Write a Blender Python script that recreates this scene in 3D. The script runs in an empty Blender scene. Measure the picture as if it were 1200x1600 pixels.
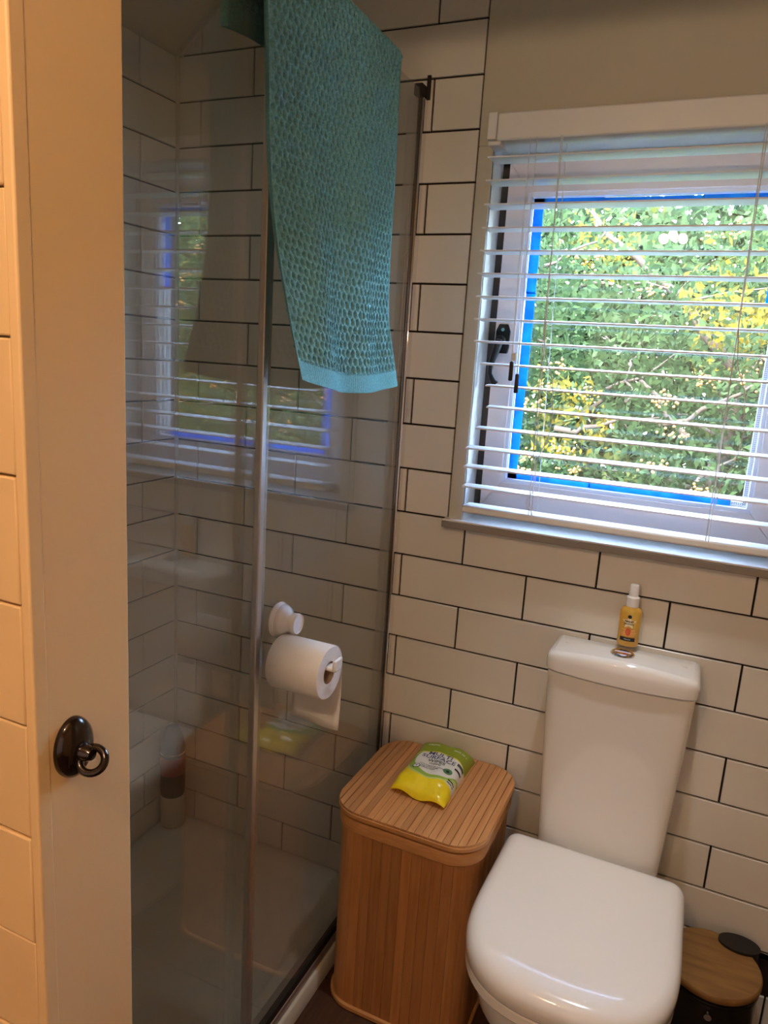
import bpy, bmesh, math, random
import numpy as np
from mathutils import Matrix, Vector
random.seed(7); rng = np.random.default_rng(11)
scene = bpy.context.scene
COL = scene.collection

# ------------------------------------------------------------------ camera
cam_d = bpy.data.cameras.new('camera'); cam = bpy.data.objects.new('camera', cam_d); COL.objects.link(cam)
RC = ((0.9076, 0.4153, 0.0620), (0.1419, -0.1644, -0.9761), (-0.3952, 0.8947, -0.2081))   # right, down, forward
CAM = (0.6408, -1.5750, 1.4093)
cam.matrix_world = Matrix(((RC[0][0], -RC[1][0], -RC[2][0], CAM[0]), (RC[0][1], -RC[1][1], -RC[2][1], CAM[1]),
                           (RC[0][2], -RC[1][2], -RC[2][2], CAM[2]), (0, 0, 0, 1)))
cam_d.sensor_fit = 'VERTICAL'; cam_d.sensor_height = 36.0; cam_d.lens = 1156.7 / 1600 * 36.0
cam_d.clip_start = 0.02; cam_d.clip_end = 200
scene.camera = cam

# ------------------------------------------------------------------ exposure, world, sun, lamps
vs = scene.view_settings
scene.display_settings.display_device = 'sRGB'
vs.view_transform = 'Standard'; vs.look = 'None'; vs.gamma = 1.0; vs.exposure = 0.0; vs.use_curve_mapping = False
wd = bpy.data.worlds.new('world'); scene.world = wd; wd.use_nodes = True
wn = wd.node_tree.nodes; wn.clear()
wo = wn.new('ShaderNodeOutputWorld'); wb = wn.new('ShaderNodeBackground'); ws = wn.new('ShaderNodeTexSky')
ws.sky_type = 'NISHITA'; ws.sun_disc = False; ws.sun_elevation = math.radians(48); ws.sun_rotation = math.radians(200)
ws.air_density = 1.0; ws.dust_density = 2.5; ws.ozone_density = 1.0
wb.inputs['Strength'].default_value = 17.0
wd.node_tree.links.new(ws.outputs[0], wb.inputs[0]); wd.node_tree.links.new(wb.outputs[0], wo.inputs[0])
SUN_DIR = Vector((0.35, 0.72, -0.80))
def light(name, kind, loc, energy, color, **kw):
    d = bpy.data.lights.new(name, kind); o = bpy.data.objects.new(name, d); COL.objects.link(o)
    o.location = loc; d.energy = energy; d.color = color
    for k, v in kw.items(): setattr(d, k, v)
    return o
sun = light('sun', 'SUN', (0, 0, 8), 2.0, (1.0, 0.93, 0.82), angle=math.radians(0.6))
sun.rotation_euler = SUN_DIR.to_track_quat('-Z', 'Y').to_euler()
LAMP = (1.0, 0.68, 0.42)
for i, (x, y, z) in enumerate([(0.30, -1.86, 1.98), (0.34, -1.83, 1.99), (0.38, -1.86, 1.98)]):    # three bulb hall fitting
    light('hall_bulb', 'POINT', (x, y, z), 6.2, LAMP, shadow_soft_size=0.018)
hw = light('hall_fill', 'AREA', (.55, -3.05, 1.15), 4.5, (1.0, 0.98, 0.96), shape='RECTANGLE', size=2.6, size_y=1.5)  # added soft neutral fill through the doorway, stands for no known window
dl = light('ceiling_downlight', 'SPOT', (.57, -.44, 2.40), 52.0, (0.96, 0.98, 1.0), shadow_soft_size=0.03, spot_size=math.radians(46), spot_blend=1.0)
light('shower_fill', 'SPOT', (-.36, -.55, 2.30), 3.6, (1.0, 0.94, 0.86), shadow_soft_size=0.04, spot_size=math.radians(120), spot_blend=1.0)  # added lamp that lifts the dim shower tiles, no known fitting
hw.rotation_euler = (math.radians(90), 0, 0)

# ------------------------------------------------------------------ material helpers
def lin(c):
    return tuple(((v / 255) / 12.92 if v / 255 <= 0.04045 else ((v / 255 + 0.055) / 1.055) ** 2.4) for v in c)
MATS = {}
def mat(name, col, rough=0.5, metal=0.0, var=0.0, scale=8.0, bump=0.0, bscale=60.0, coat=0.0, spec=0.5, stretch=None, rand=0.0, trans=0.0, col2=None, sub=0.0):
    m = bpy.data.materials.new(name); m.use_nodes = True; MATS[name] = m
    nt = m.node_tree; n = nt.nodes; L = nt.links; b = n['Principled BSDF']
    b.inputs['Roughness'].default_value = rough; b.inputs['Metallic'].default_value = metal
    b.inputs['Coat Weight'].default_value = coat; b.inputs['Coat Roughness'].default_value = 0.04
    b.inputs['Specular IOR Level'].default_value = spec
    if sub: b.inputs['Subsurface Weight'].default_value = sub; b.inputs['Subsurface Radius'].default_value = (.01, .008, .006)
    c1 = (*lin(col), 1); tc = n.new('ShaderNodeTexCoord')
    src = tc.outputs['Object']
    if stretch:
        mp = n.new('ShaderNodeMapping'); mp.inputs['Scale'].default_value = stretch; L.new(src, mp.inputs[0]); src = mp.outputs[0]
    out = None
    if var or col2:
        nz = n.new('ShaderNodeTexNoise'); nz.inputs['Scale'].default_value = scale; nz.inputs['Detail'].default_value = 6
        L.new(src, nz.inputs['Vector'])
        rp = n.new('ShaderNodeValToRGB'); rp.color_ramp.elements[0].position = .3; rp.color_ramp.elements[1].position = .7
        ca = lin(col2) if col2 else tuple(v * (1 - var) for v in c1[:3])
        rp.color_ramp.elements[0].color = (*ca, 1); rp.color_ramp.elements[1].color = c1
        L.new(nz.outputs[0], rp.inputs[0]); out = rp.outputs[0]
    if rand:
        oi = n.new('ShaderNodeObjectInfo'); mr = n.new('ShaderNodeMapRange')
        mr.inputs[3].default_value = 1 - rand; mr.inputs[4].default_value = 1 + rand * .4
        L.new(oi.outputs['Random'], mr.inputs[0])
        mx = n.new('ShaderNodeVectorMath'); mx.operation = 'SCALE'
        if out: L.new(out, mx.inputs[0])
        else: mx.inputs[0].default_value = c1[:3]
        L.new(mr.outputs[0], mx.inputs['Scale']); out = mx.outputs[0]
    if out: L.new(out, b.inputs['Base Color'])
    else: b.inputs['Base Color'].default_value = c1
    if bump:
        nb = n.new('ShaderNodeTexNoise'); nb.inputs['Scale'].default_value = bscale; nb.inputs['Detail'].default_value = 4
        L.new(src, nb.inputs['Vector'])
        bp = n.new('ShaderNodeBump'); bp.inputs['Strength'].default_value = bump; bp.inputs['Distance'].default_value = 0.002
        L.new(nb.outputs[0], bp.inputs['Height']); L.new(bp.outputs[0], b.inputs['Normal'])
    return m
def glassmat(name, tint, ior, film=0.0, film_col=(200, 200, 190), film_scale=3.0):
    m = bpy.data.materials.new(name); m.use_nodes = True; nt = m.node_tree; n = nt.nodes; L = nt.links; n.clear()
    o = n.new('ShaderNodeOutputMaterial'); mx = n.new('ShaderNodeMixShader'); t = n.new('ShaderNodeBsdfTransparent')
    g = n.new('ShaderNodeBsdfGlossy'); g.inputs['Roughness'].default_value = 0.0
    t.inputs[0].default_value = (*tint, 1)
    geo = n.new('ShaderNodeNewGeometry'); mr = n.new('ShaderNodeMapRange')
    mr.inputs[3].default_value = ior; mr.inputs[4].default_value = 1 / ior      # same Fresnel on both faces of the thin pane
    L.new(geo.outputs['Backfacing'], mr.inputs[0])
    fr = n.new('ShaderNodeFresnel'); L.new(mr.outputs[0], fr.inputs[0])
    L.new(fr.outputs[0], mx.inputs[0]); L.new(t.outputs[0], mx.inputs[1]); L.new(g.outputs[0], mx.inputs[2])
    last = mx.outputs[0]
    if film:
        d = n.new('ShaderNodeBsdfDiffuse'); d.inputs[0].default_value = (*lin(film_col), 1)
        tc = n.new('ShaderNodeTexCoord'); nz = n.new('ShaderNodeTexNoise'); nz.inputs['Scale'].default_value = film_scale
        nz.inputs['Detail'].default_value = 5; L.new(tc.outputs['Object'], nz.inputs[0])
        f = n.new('ShaderNodeMapRange'); f.inputs[1].default_value = .3; f.inputs[2].default_value = .75
        f.inputs[3].default_value = film * .3; f.inputs[4].default_value = film * 1.6; L.new(nz.outputs[0], f.inputs[0])
        m2 = n.new('ShaderNodeMixShader'); L.new(f.outputs[0], m2.inputs[0]); L.new(last, m2.inputs[1]); L.new(d.outputs[0], m2.inputs[2])
        last = m2.outputs[0]
    L.new(last, o.inputs[0]); MATS[name] = m; return m

M_tile = mat('glazed tile', (230, 226, 216), rough=0.17, var=0.05, scale=5, rand=0.05, bump=0.03, bscale=14)
M_grout = mat('dark grout', (34, 22, 17), rough=0.9, var=0.3, scale=60)
M_silic = mat('silicone', (196, 190, 176), rough=0.4)
M_paint = mat('painted panel', (206, 200, 182), rough=0.55, var=0.04, scale=4, bump=0.05, bscale=40)
M_ceil = mat('ceiling paint', (208, 198, 178), rough=0.8, var=0.05, scale=5)
M_wht = mat('white gloss paint', (233, 230, 222), rough=0.3, bump=0.06, bscale=30)
M_sill = mat('sill paint', (205, 203, 202), rough=0.35)
M_upvc = mat('window frame', (226, 212, 208), rough=0.35, bump=0.02, bscale=90)
M_gask = mat('gasket', (62, 60, 60), rough=0.7)
M_bead = mat('glazing bead', (232, 232, 240), rough=0.35)
M_tape = None
M_blk = mat('black metal', (22, 23, 25), rough=0.3, metal=0.3, var=0.2, scale=40)
M_slat = mat('blind slat', (240, 240, 240), rough=0.35)
M_cord = mat('cord', (225, 222, 214), rough=0.8)
M_tass = mat('tassel wood', (52, 44, 34), rough=0.45, var=0.5, scale=3, stretch=(400, 400, 8))
M_chrome = mat('chrome', (235, 235, 238), rough=0.06, metal=1.0)
M_alu = mat('satin aluminium', (205, 204, 202), rough=0.4, metal=.85)
M_dark = mat('dark seal', (30, 24, 20), rough=0.6)
M_seal = mat('clear seal strip', (200, 200, 194), rough=0.3)
M_tray = mat('shower tray', (214, 210, 196), rough=0.25, var=0.05, scale=4)
M_cer = mat('white ceramic', (238, 236, 232), rough=0.06, coat=0.4)
M_seat = mat('seat plastic', (240, 238, 235), rough=0.12, coat=0.3)
M_gap = mat('seam', (120, 110, 100), rough=0.6)
M_bam = mat('bamboo', (196, 138, 82), rough=0.45, col2=(178, 116, 62), scale=3, stretch=(40, 40, 2.2), rand=0.28, bump=0.05, bscale=40)
M_bamy = mat('bamboo lid', (205, 150, 98), rough=0.42, col2=(188, 128, 76), scale=3, stretch=(45, 2.5, 40), rand=0.20, bump=0.05, bscale=30)
M_bamrim = mat('bamboo rim', (204, 150, 92), rough=0.45, col2=(186, 128, 72), scale=4, stretch=(8, 8, 60))
M_floor = mat('brown floor board', (78, 46, 22), rough=0.5, col2=(54, 30, 14), scale=2.5, stretch=(30, 2, 2), rand=0.2, bump=0.08, bscale=20)
M_jamb = mat('cream jamb paint', (244, 212, 158), rough=0.5, var=0.03, scale=5, bump=0.05, bscale=18)
M_plank = mat('cream plank paint', (246, 214, 160), rough=0.5, var=0.06, scale=12, bump=0.25, bscale=26, rand=0.04)
M_hall = mat('hall paint', (238, 210, 170), rough=0.7)
M_bronze = mat('dark bronze', (34, 22, 18), rough=0.16, metal=0.4, coat=0.6)
M_paper = mat('tissue paper', (240, 236, 230), rough=0.95, var=0.03, scale=40, bump=0.1, bscale=200)
M_core = mat('cardboard core', (172, 134, 96), rough=0.9)
M_plas = mat('white plastic', (240, 238, 236), rough=0.25)
M_binb = mat('black bin', (20, 19, 19), rough=0.35)
M_binw = mat('bin lid wood', (142, 102, 50), rough=0.5, col2=(116, 80, 38), scale=3, stretch=(4, 30, 30))
M_bott = mat('brown bottle', (48, 24, 18), rough=0.5, var=0.3, scale=12)
M_red = mat('red label', (150, 50, 50), rough=0.5)
M_capw = mat('cream cap', (214, 204, 188), rough=0.4)
M_bark = mat('bark', (44, 37, 30), rough=0.9, var=0.4, scale=10, bump=0.6, bscale=25)
M_berry = mat('berries', (122, 82, 30), rough=0.5, rand=0.3)
M_grass = mat('grass ground', (60, 78, 42), rough=1.0, var=0.4, scale=3)
M_ext = mat('outside render', (200, 195, 185), rough=0.9)
M_black = mat('black print', (24, 24, 28), rough=0.5)
M_navy = mat('navy print', (52, 58, 120), rough=0.5)
M_white = mat('white print', (240, 240, 236), rough=0.5)
M_glass = glassmat('shower glass', (0.975, 0.982, 0.975), 1.75, film=0.05)
M_pane = glassmat('window glass', (0.985, 0.992, 0.988), 1.45)

def leafmat(name, a, b, c):
    m = bpy.data.materials.new(name); m.use_nodes = True; nt = m.node_tree; n = nt.nodes; L = nt.links; n.clear()
    o = n.new('ShaderNodeOutputMaterial'); mx = n.new('ShaderNodeMixShader'); mx.inputs[0].default_value = 0.5
    d = n.new('ShaderNodeBsdfDiffuse'); t = n.new('ShaderNodeBsdfTranslucent')
    at = n.new('ShaderNodeAttribute'); at.attribute_name = 'tone'
    rp = n.new('ShaderNodeValToRGB'); e = rp.color_ramp.elements
    e[0].position = 0; e[0].color = (*lin(a), 1); e[1].position = 1; e[1].color = (*lin(c), 1)
    x = rp.color_ramp.elements.new(.75); x.color = (*lin(b), 1)
    L.new(at.outputs['Fac'], rp.inputs[0]); L.new(rp.outputs[0], d.inputs[0]); L.new(rp.outputs[0], t.inputs[0])
    L.new(d.outputs[0], mx.inputs[1]); L.new(t.outputs[0], mx.inputs[2]); L.new(mx.outputs[0], o.inputs[0])
    MATS[name] = m; return m
def tapemat():
    m = mat('blue film tape', (60, 190, 250), rough=0.35, col2=(36, 150, 240), scale=30); nt = m.node_tree; n = nt.nodes; L = nt.links
    b = n['Principled BSDF']; t = n.new('ShaderNodeBsdfTranslucent'); mx = n.new('ShaderNodeMixShader'); mx.inputs[0].default_value = .65
    L.new(b.inputs['Base Color'].links[0].from_socket, t.inputs[0]); L.new(b.outputs[0], mx.inputs[1]); L.new(t.outputs[0], mx.inputs[2])
    L.new(mx.outputs[0], n['Material Output'].inputs[0]); return m
M_tape = tapemat()
M_leaf = leafmat('leaf', (28, 42, 24), (46, 62, 40), (92, 80, 24))
M_leaf2 = leafmat('hedge leaf', (34, 48, 32), (50, 64, 46), (64, 70, 34))

# ------------------------------------------------------------------ mesh helpers
class MB:
    def __init__(s): s.v = []; s.f = []; s.mi = []
    def add(s, vs, fs, mi=0):
        k = len(s.v); s.v += [tuple(map(float, v)) for v in vs]; s.f += [tuple(i + k for i in f) for f in fs]; s.mi += [mi] * len(fs); return s
    def box(s, x0, x1, y0, y1, z0, z1, mi=0):
        x0, x1 = sorted((x0, x1)); y0, y1 = sorted((y0, y1)); z0, z1 = sorted((z0, z1))
        return s.add([(x0, y0, z0), (x1, y0, z0), (x1, y1, z0), (x0, y1, z0), (x0, y0, z1), (x1, y0, z1), (x1, y1, z1), (x0, y1, z1)],
                     [(0, 3, 2, 1), (4, 5, 6, 7), (0, 1, 5, 4), (1, 2, 6, 5), (2, 3, 7, 6), (3, 0, 4, 7)], mi)
    def loft(s, rings, cap0=True, cap1=True, closed=True, mi=0):
        n = len(rings[0]); vs = [p for r in rings for p in r]; fs = []
        for i in range(len(rings) - 1):
            for j in range(n if closed else n - 1):
                a = i * n + j; b = i * n + (j + 1) % n; fs.append((a, b, b + n, a + n))
        if cap0: fs.append(tuple(reversed(range(n))))
        if cap1: fs.append(tuple((len(rings) - 1) * n + j for j in range(n)))
        return s.add(vs, fs, mi)
    def lathe(s, prof, c=(0, 0, 0), n=32, axis='z', mi=0, cap=True):
        rings = []
        for r, h in prof:
            ring = []
            for k in range(n):
                a = 2 * math.pi * k / n; u, v = r * math.cos(a), r * math.sin(a)
                p = {'z': (u, v, h), 'x': (h, u, v), 'y': (v, h, u)}[axis]
                ring.append((p[0] + c[0], p[1] + c[1], p[2] + c[2]))
            rings.append(ring)
        return s.loft(rings, cap, cap, mi=mi)
    def tube(s, pts, r, n=8, mi=0):
        pts = [Vector(p) for p in pts]; rs = r if isinstance(r, (list, tuple)) else [r] * len(pts); rings = []
        up = Vector((0.13, 0.31, 0.94)).normalized(); u = None
        for i, p in enumerate(pts):
            t = (pts[min(i + 1, len(pts) - 1)] - pts[max(i - 1, 0)]).normalized()
            if u is None:
                u = t.cross(up);
                if u.length < .05: u = t.cross(Vector((1, 0, 0)))
            u = (u - t * u.dot(t)).normalized(); w = t.cross(u)
            rings.append([p + (u * math.cos(2 * math.pi * k / n) + w * math.sin(2 * math.pi * k / n)) * rs[i] for k in range(n)])
        return s.loft(rings, mi=mi)
    def mesh(s, name):
        m = bpy.data.meshes.new(name); m.from_pydata(s.v, [], s.f); m.validate(); m.update(); return m
def tag(o, label=None, cat=None, group=None, kind=None):
    if label: o['label'] = label
    if cat: o['category'] = cat
    if group: o['group'] = group
    if kind: o['kind'] = kind
    return o
def obj(name, mb, mats, parent=None, smooth=None, bevel=0.0, seg=2):
    me = mb.mesh(name) if isinstance(mb, MB) else mb
    o = bpy.data.objects.new(name, me); COL.objects.link(o)
    mats = mats if isinstance(mats, (list, tuple)) else [mats]
    if not me.materials:
        for m in mats: me.materials.append(m)
    if isinstance(mb, MB) and len(mats) > 1: me.polygons.foreach_set('material_index', mb.mi)
    bm = bmesh.new(); bm.from_mesh(me); bmesh.ops.recalc_face_normals(bm, faces=bm.faces); bm.to_mesh(me); bm.free()
    if smooth is not None:
        me.polygons.foreach_set('use_smooth', [True] * len(me.polygons)); me.set_sharp_from_angle(angle=math.radians(smooth))
    if bevel:
        b = o.modifiers.new('bevel', 'BEVEL'); b.width = bevel; b.segments = seg; b.limit_method = 'ANGLE'; b.angle_limit = math.radians(40)
        if smooth is None: me.polygons.foreach_set('use_smooth', [True] * len(me.polygons)); me.set_sharp_from_angle(angle=math.radians(35))
    if parent is not None: put(o, parent)
    return o
def put(o, parent):
    o.parent = parent; o.matrix_parent_inverse = Matrix.Translation(-Vector(parent.location)) if parent.type == 'EMPTY' else Matrix()
    if parent.type == 'EMPTY' and any(parent.rotation_euler): o.matrix_parent_inverse = Matrix()
def thing(name, loc, label, cat, group=None):
    o = bpy.data.objects.new(name, None); COL.objects.link(o); o.location = loc; o.empty_display_size = .05
    return tag(o, label, cat, group)
def struct(name, loc=(0, 0, 0)):
    o = bpy.data.objects.new(name, None); COL.objects.link(o); o.location = loc; o.empty_display_size = .05; o['kind'] = 'structure'; return o
def sbox(name, m, *b, parent=None, bevel=0.0):
    o = obj(name, MB().box(*b), m, parent, bevel=bevel)
    if parent is None: o['kind'] = 'structure'
    return o
def rrect(x0, x1, y0, y1, r, n=6):
    pts = []
    for cx, cy, a0 in ((x1 - r, y1 - r, 0), (x0 + r, y1 - r, 90), (x0 + r, y0 + r, 180), (x1 - r, y0 + r, 270)):
        for k in range(n + 1):
            a = math.radians(a0 + 90 * k / n); pts.append((cx + r * math.cos(a), cy + r * math.sin(a)))
    return pts
def ring3(p2, z): return [(x, y, z) for x, y in p2]
def inset2(p2, d):      # push a convex outline inwards
    n = len(p2); out = []
    for i in range(n):
        a, b, c = Vector(p2[i - 1]), Vector(p2[i]), Vector(p2[(i + 1) % n])
        e1 = (b - a); e2 = (c - b)
        n1 = Vector((-e1.y, e1.x)).normalized() if e1.length > 1e-9 else Vector((0, 0)); n2 = Vector((-e2.y, e2.x)).normalized() if e2.length > 1e-9 else n1
        m = n1 + n2; k = m.length
        if k < 1e-6: out.append(tuple(b)); continue
        m /= k; q = max(.35, m.dot(n1)); out.append(tuple(b + m * d / q))
    return out
def clip(poly, a, b, c):    # keep a*x+b*y<=c
    out = []
    for i in range(len(poly)):
        p, q = poly[i], poly[(i + 1) % len(poly)]; dp = a * p[0] + b * p[1] - c; dq = a * q[0] + b * q[1] - c
        if dp <= 0: out.append(p)
        if dp * dq < 0: t = dp / (dp - dq); out.append((p[0] + t * (q[0] - p[0]), p[1] + t * (q[1] - p[1])))
    return out
def text_mesh(s, size, bold=0.0):
    cu = bpy.data.curves.new('t', 'FONT'); cu.body = s; cu.size = size; cu.align_x = 'CENTER'; cu.align_y = 'CENTER'; cu.offset = bold; cu.resolution_u = 2
    o = bpy.data.objects.new('t', cu); COL.objects.link(o); dg = bpy.context.evaluated_depsgraph_get(); dg.update()
    me = o.evaluated_get(dg).to_mesh(); v = [tuple(x.co) for x in me.vertices]; f = [tuple(p.vertices) for p in me.polygons]
    bpy.data.objects.remove(o); bpy.data.curves.remove(cu); return v, f

# ------------------------------------------------------------------ room shell
ZA = 0.95; H = 0.102554; TW = 0.30; XL = -0.676; YF = -1.066
SL_X, SL_Z, SL_K = XL, 2.078, 0.85          # sloping ceiling over the shower
CEIL = 2.42
G = 0.0021; TT = 0.006                       # half joint, tile proud of the wall

wall_back = obj('wall_back', MB().box(XL - .1, .108, .0, .25, 0, CEIL + .1).box(.108, .845, .0, .25, 0, 1.04).box(.108, .845, .0, .25, 1.848, CEIL + .1).box(.845, 1.35, .0, .25, 0, CEIL + .1)
                .box(.108, .130, .0, .25, 1.04, 1.848).box(.802, .845, .0, .25, 1.04, 1.848), M_grout)
wall_back['kind'] = 'structure'
wall_left = obj('wall_left', MB().box(XL - .1, XL, YF - .1, 0, 0, CEIL + .1), M_grout); wall_left['kind'] = 'structure'
def tile_mesh(poly, plane):
    if len(poly) < 3: return None
    ar = sum(poly[i - 1][0] * poly[i][1] - poly[i][0] * poly[i - 1][1] for i in range(len(poly))) / 2
    if abs(ar) < 2e-4: return None
    if ar < 0: poly = poly[::-1]
    P = [(inset2(poly, G), 0), (inset2(poly, G), TT - .0012), (inset2(poly, G + .0012), TT)]
    f = (lambda p, h: (p[0], -h, p[1])) if plane == 'y' else (lambda p, h: (XL + h, p[0], p[1]))
    return MB().loft([[f(p, h) for p in r] for r, h in P], cap0=False)
def lay(n_from, n_to, u_of, clips, plane, parent, skip=lambda n, j: False):
    for n in range(n_from, n_to):
        zt, zb = ZA - n * H, ZA - (n + 1) * H
        for j in range(-12, 12):
            if (j - n) % 2: continue
            u0 = u_of(j); poly = [(u0, zb), (u0 + TW, zb), (u0 + TW, zt), (u0, zt)]
            if skip(n, j): continue
            for c in clips:
                poly = clip(poly, *c)
                if not poly: break
            # tiles that meet the window panel, the frame or the shower tray are cut
            if plane == 'y' and poly:
                mid = (zt + zb) / 2
                if mid > 1.04:
                    xs = [p[0] for p in poly]
                    a = clip(poly, 1, 0, .108); b = clip(poly, -1, 0, -.845); parts = [a, b]
                else: parts = [poly]
            else: parts = [poly]
            for p in parts:
                if not p: continue
                m = tile_mesh(p, plane)
                if m: obj('tile', m, M_tile, parent)
lay(-15, 9, lambda j: j * .15, [(-1, 0, -XL - .004), (1, 0, 1.25), (0, -1, -.003), (0, 1, CEIL), (-SL_K, 1, SL_Z - SL_K * SL_X)], 'y', wall_back,
    skip=lambda n, j: n == 7 and j >= 5)
lay(-11, 9, lambda j: -.134 - .15 + j * .15, [(1, 0, -.006), (-1, 0, -YF), (0, -1, -.02), (0, 1, SL_Z)], 'x', wall_left)
# the broken tile of the low row behind the bin: a sliver remains over a dark timber batten
zt = ZA - 7 * H
obj('tile', tile_mesh([(.75, zt), (.75, zt - .03), (.79, zt - .004), (1.05, zt - .016), (1.05, zt)][::-1], 'y'), M_tile, wall_back)
M_batten = mat('dark batten', (34, 20, 16), rough=0.8, var=0.3, scale=20)
obj('timber_batten', MB().box(.752, 1.25, -.003, 0, zt - H + .002, zt - .002), M_batten, wall_back)

wall_right = sbox('wall_right', M_hall, 1.25, 1.35, YF - .1, 0, 0, CEIL + .1)
ceiling = obj('ceiling', MB().box(XL + (CEIL - SL_Z) / SL_K, 1.35, YF - .1, .25, CEIL, CEIL + .08), M_ceil); ceiling['kind'] = 'structure'
xs = XL + (CEIL - SL_Z) / SL_K
slope = obj('ceiling', MB().loft([[(XL - .1, y, SL_Z - .1 * SL_K), (xs, y, CEIL), (xs, y, CEIL + .08), (XL - .1, y, SL_Z + .06)] for y in (YF - .1, .25)]), M_ceil); slope['kind'] = 'structure'
tr = MB(); k = SL_K; nx, nz = k / math.hypot(1, k), -1 / math.hypot(1, k)
tr.loft([[(x, -y, SL_Z + (x - XL) * k + d) for x, y, d in ((xx, .0, 0), (xx, .013, 0), (xx + .014, .013, -.016), (xx + .014, .0, -.016))] for xx in (XL + .004, xs - .03)])
trim1 = obj('trim_1', tr, M_silic); trim1['kind'] = 'structure'
cs = obj('trim_2', MB().tube([(XL + .007, -.007, .04), (XL + .007, -.007, SL_Z)], .006, 8), M_silic, smooth=60); cs['kind'] = 'structure'
roof = sbox('ceiling', M_hall, -1.6, 2.1, -3.1, YF - .1, 2.36, 2.44)

floor = struct('floor')
obj('subfloor', MB().box(-1.6, 2.1, -3.1, .25, -.12, -.012), M_dark, floor)
y0 = 0.0
while y0 > -3.0:
    obj('floor_board', MB().box(-.62, 1.25, y0 - .138, y0 - .0015, -.014, 0), M_floor, floor, bevel=.0015, seg=1); y0 -= .14

# front wall: jamb lining facing the room, boarded face towards the hall
wall_front = struct('wall_front')
obj('plaster_core', MB().box(-1.6, .150, YF - .09, YF, 0, 2.42).box(.99, 2.1, YF - .09, YF, 0, 2.42).box(.15, .99, YF - .09, YF, 2.02, 2.42), M_hall, wall_front)
obj('jamb_lining', MB().box(.148, .160, -1.1715, YF, 0, 2.02), M_jamb, wall_front, bevel=.002)
obj('jamb_lining', MB().box(.98, .992, -1.1715, YF, 0, 2.02), M_jamb, wall_front, bevel=.002)
obj('jamb_lining', MB().box(.16, .98, -1.1715, YF, 2.008, 2.02), M_jamb, wall_front, bevel=.002)
obj('edge_strip', MB().box(.1495, .1605, -1.175, -1.160, 0, 2.02), M_plank, wall_front, bevel=.002)
for i in range(23):
    z0 = .872 - 8 * .1065 + i * .1065
    if z0 < .01: continue
    d = random.uniform(-.0012, .0012)
    obj('plank', MB().box(-1.0, .1480, -1.173 + d, -1.150, z0 + .0009, z0 + .1056), M_plank, wall_front, bevel=.0016, seg=2)

wall_hall = obj('wall_hall', MB().box(-1.7, -1.6, -3.1, YF - .09, -.1, 2.44).box(2.1, 2.2, -3.1, YF - .09, -.1, 2.44).box(-1.7, 2.2, -3.2, -3.1, -.1, 2.44), M_hall); wall_hall['kind'] = 'structure'

# ------------------------------------------------------------------ window
win = struct('window_1', (.4625, .06, 1.05))
RX0, RX1, RZ0, RZ1 = .142, .790, 1.055, 1.838
# painted panel from the tile edge, with the opening in it
obj('wall_panel', MB().box(.1095, RX0, -.010, .0, 1.048, RZ1).box(RX1, .845, -.010, .0, 1.048, RZ1).box(.1095, .845, -.010, .0, RZ1, CEIL), M_paint, win, bevel=.002)
obj('reveal_lining', MB().box(RX0 - .012, RX0, -.0095, .085, RZ0, RZ1 + .012).box(RX1, RX1 + .012, -.0095, .085, RZ0, RZ1 + .012).box(RX0, RX1, -.0095, .085, RZ1, RZ1 + .012), M_wht, win, bevel=.001)
obj('window_sill', MB().box(.102, .855, -.026, .085, RZ0 - .004, RZ0), M_wht, win, bevel=.001)
obj('sill_nosing', MB().box(.100, .855, -.028, .0, RZ0 - .019, RZ0 - .004), mat('grey sill edge', (150, 142, 134), rough=.5, var=.06), win, bevel=.002)
obj('outer_frame', MB().box(RX0, RX0 + .016, .072, .16, RZ0, RZ1).box(RX1 - .016, RX1, .072, .16, RZ0, RZ1).box(RX0, RX1, .072, .16, RZ1 - .02, RZ1).box(RX0, RX1, .072, .16, RZ0, RZ0 + .026), M_gask, win)
SX0, SX1, SZ0, SZ1 = .160, .772, 1.080, 1.822
GX0, GX1, GZ0, GZ1 = .214, .713, 1.150, 1.752
def frame(x0, x1, z0, z1, X0, X1, Z0, Z1, ya, yb):    # mitred frame
    mb = MB(); o = [(x0, z0), (x1, z0), (x1, z1), (x0, z1)]; i = [(X0, Z0), (X1, Z0), (X1, Z1), (X0, Z1)]
    for k in range(4):
        a, b, c, d = o[k], o[(k + 1) % 4], i[(k + 1) % 4], i[k]
        mb.loft([[(p[0], y, p[1]) for p in (a, b, c, d)] for y in (ya, yb)])
    return mb
obj('sash', frame(SX0, SX1, SZ0, SZ1, GX0 - .008, GX1 + .008, GZ0 - .008, GZ1 + .008, .058, .12), M_upvc, win, bevel=.002)
obj('glazing_bead', frame(GX0 - .009, GX1 + .009, GZ0 - .009, GZ1 + .009, GX0, GX1, GZ0, GZ1, .062, .078), M_bead, win, bevel=.001)
obj('glass_pane', MB().box(GX0 - .004, GX1 + .004, .080, .084, GZ0 - .004, GZ1 + .004), M_pane, win)
obj('glass_pane', MB().box(GX0 - .004, GX1 + .004, .100, .104, GZ0 - .004, GZ1 + .004), M_pane, win)
sp = frame(GX0, GX1, GZ0, GZ1, GX0 + .009, GX1 - .009, GZ0 + .009, GZ1 - .009, .086, .098)
obj('glass_spacer', sp, M_bead, win)
dots = MB()
for i in range(150):
    z = GZ0 + .004 + i * .004
    for x in (GX0 + .003, GX0 + .006, GX1 - .003, GX1 - .006): dots.box(x - .0007, x + .0007, .0855, .0862, z, z + .0016)
for i in range(124):
    x = GX0 + .004 + i * .004
    for z in (GZ0 + .003, GZ0 + .006, GZ1 - .003, GZ1 - .006): dots.box(x - .0007, x + .0009, .0855, .0862, z, z + .0014)
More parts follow.
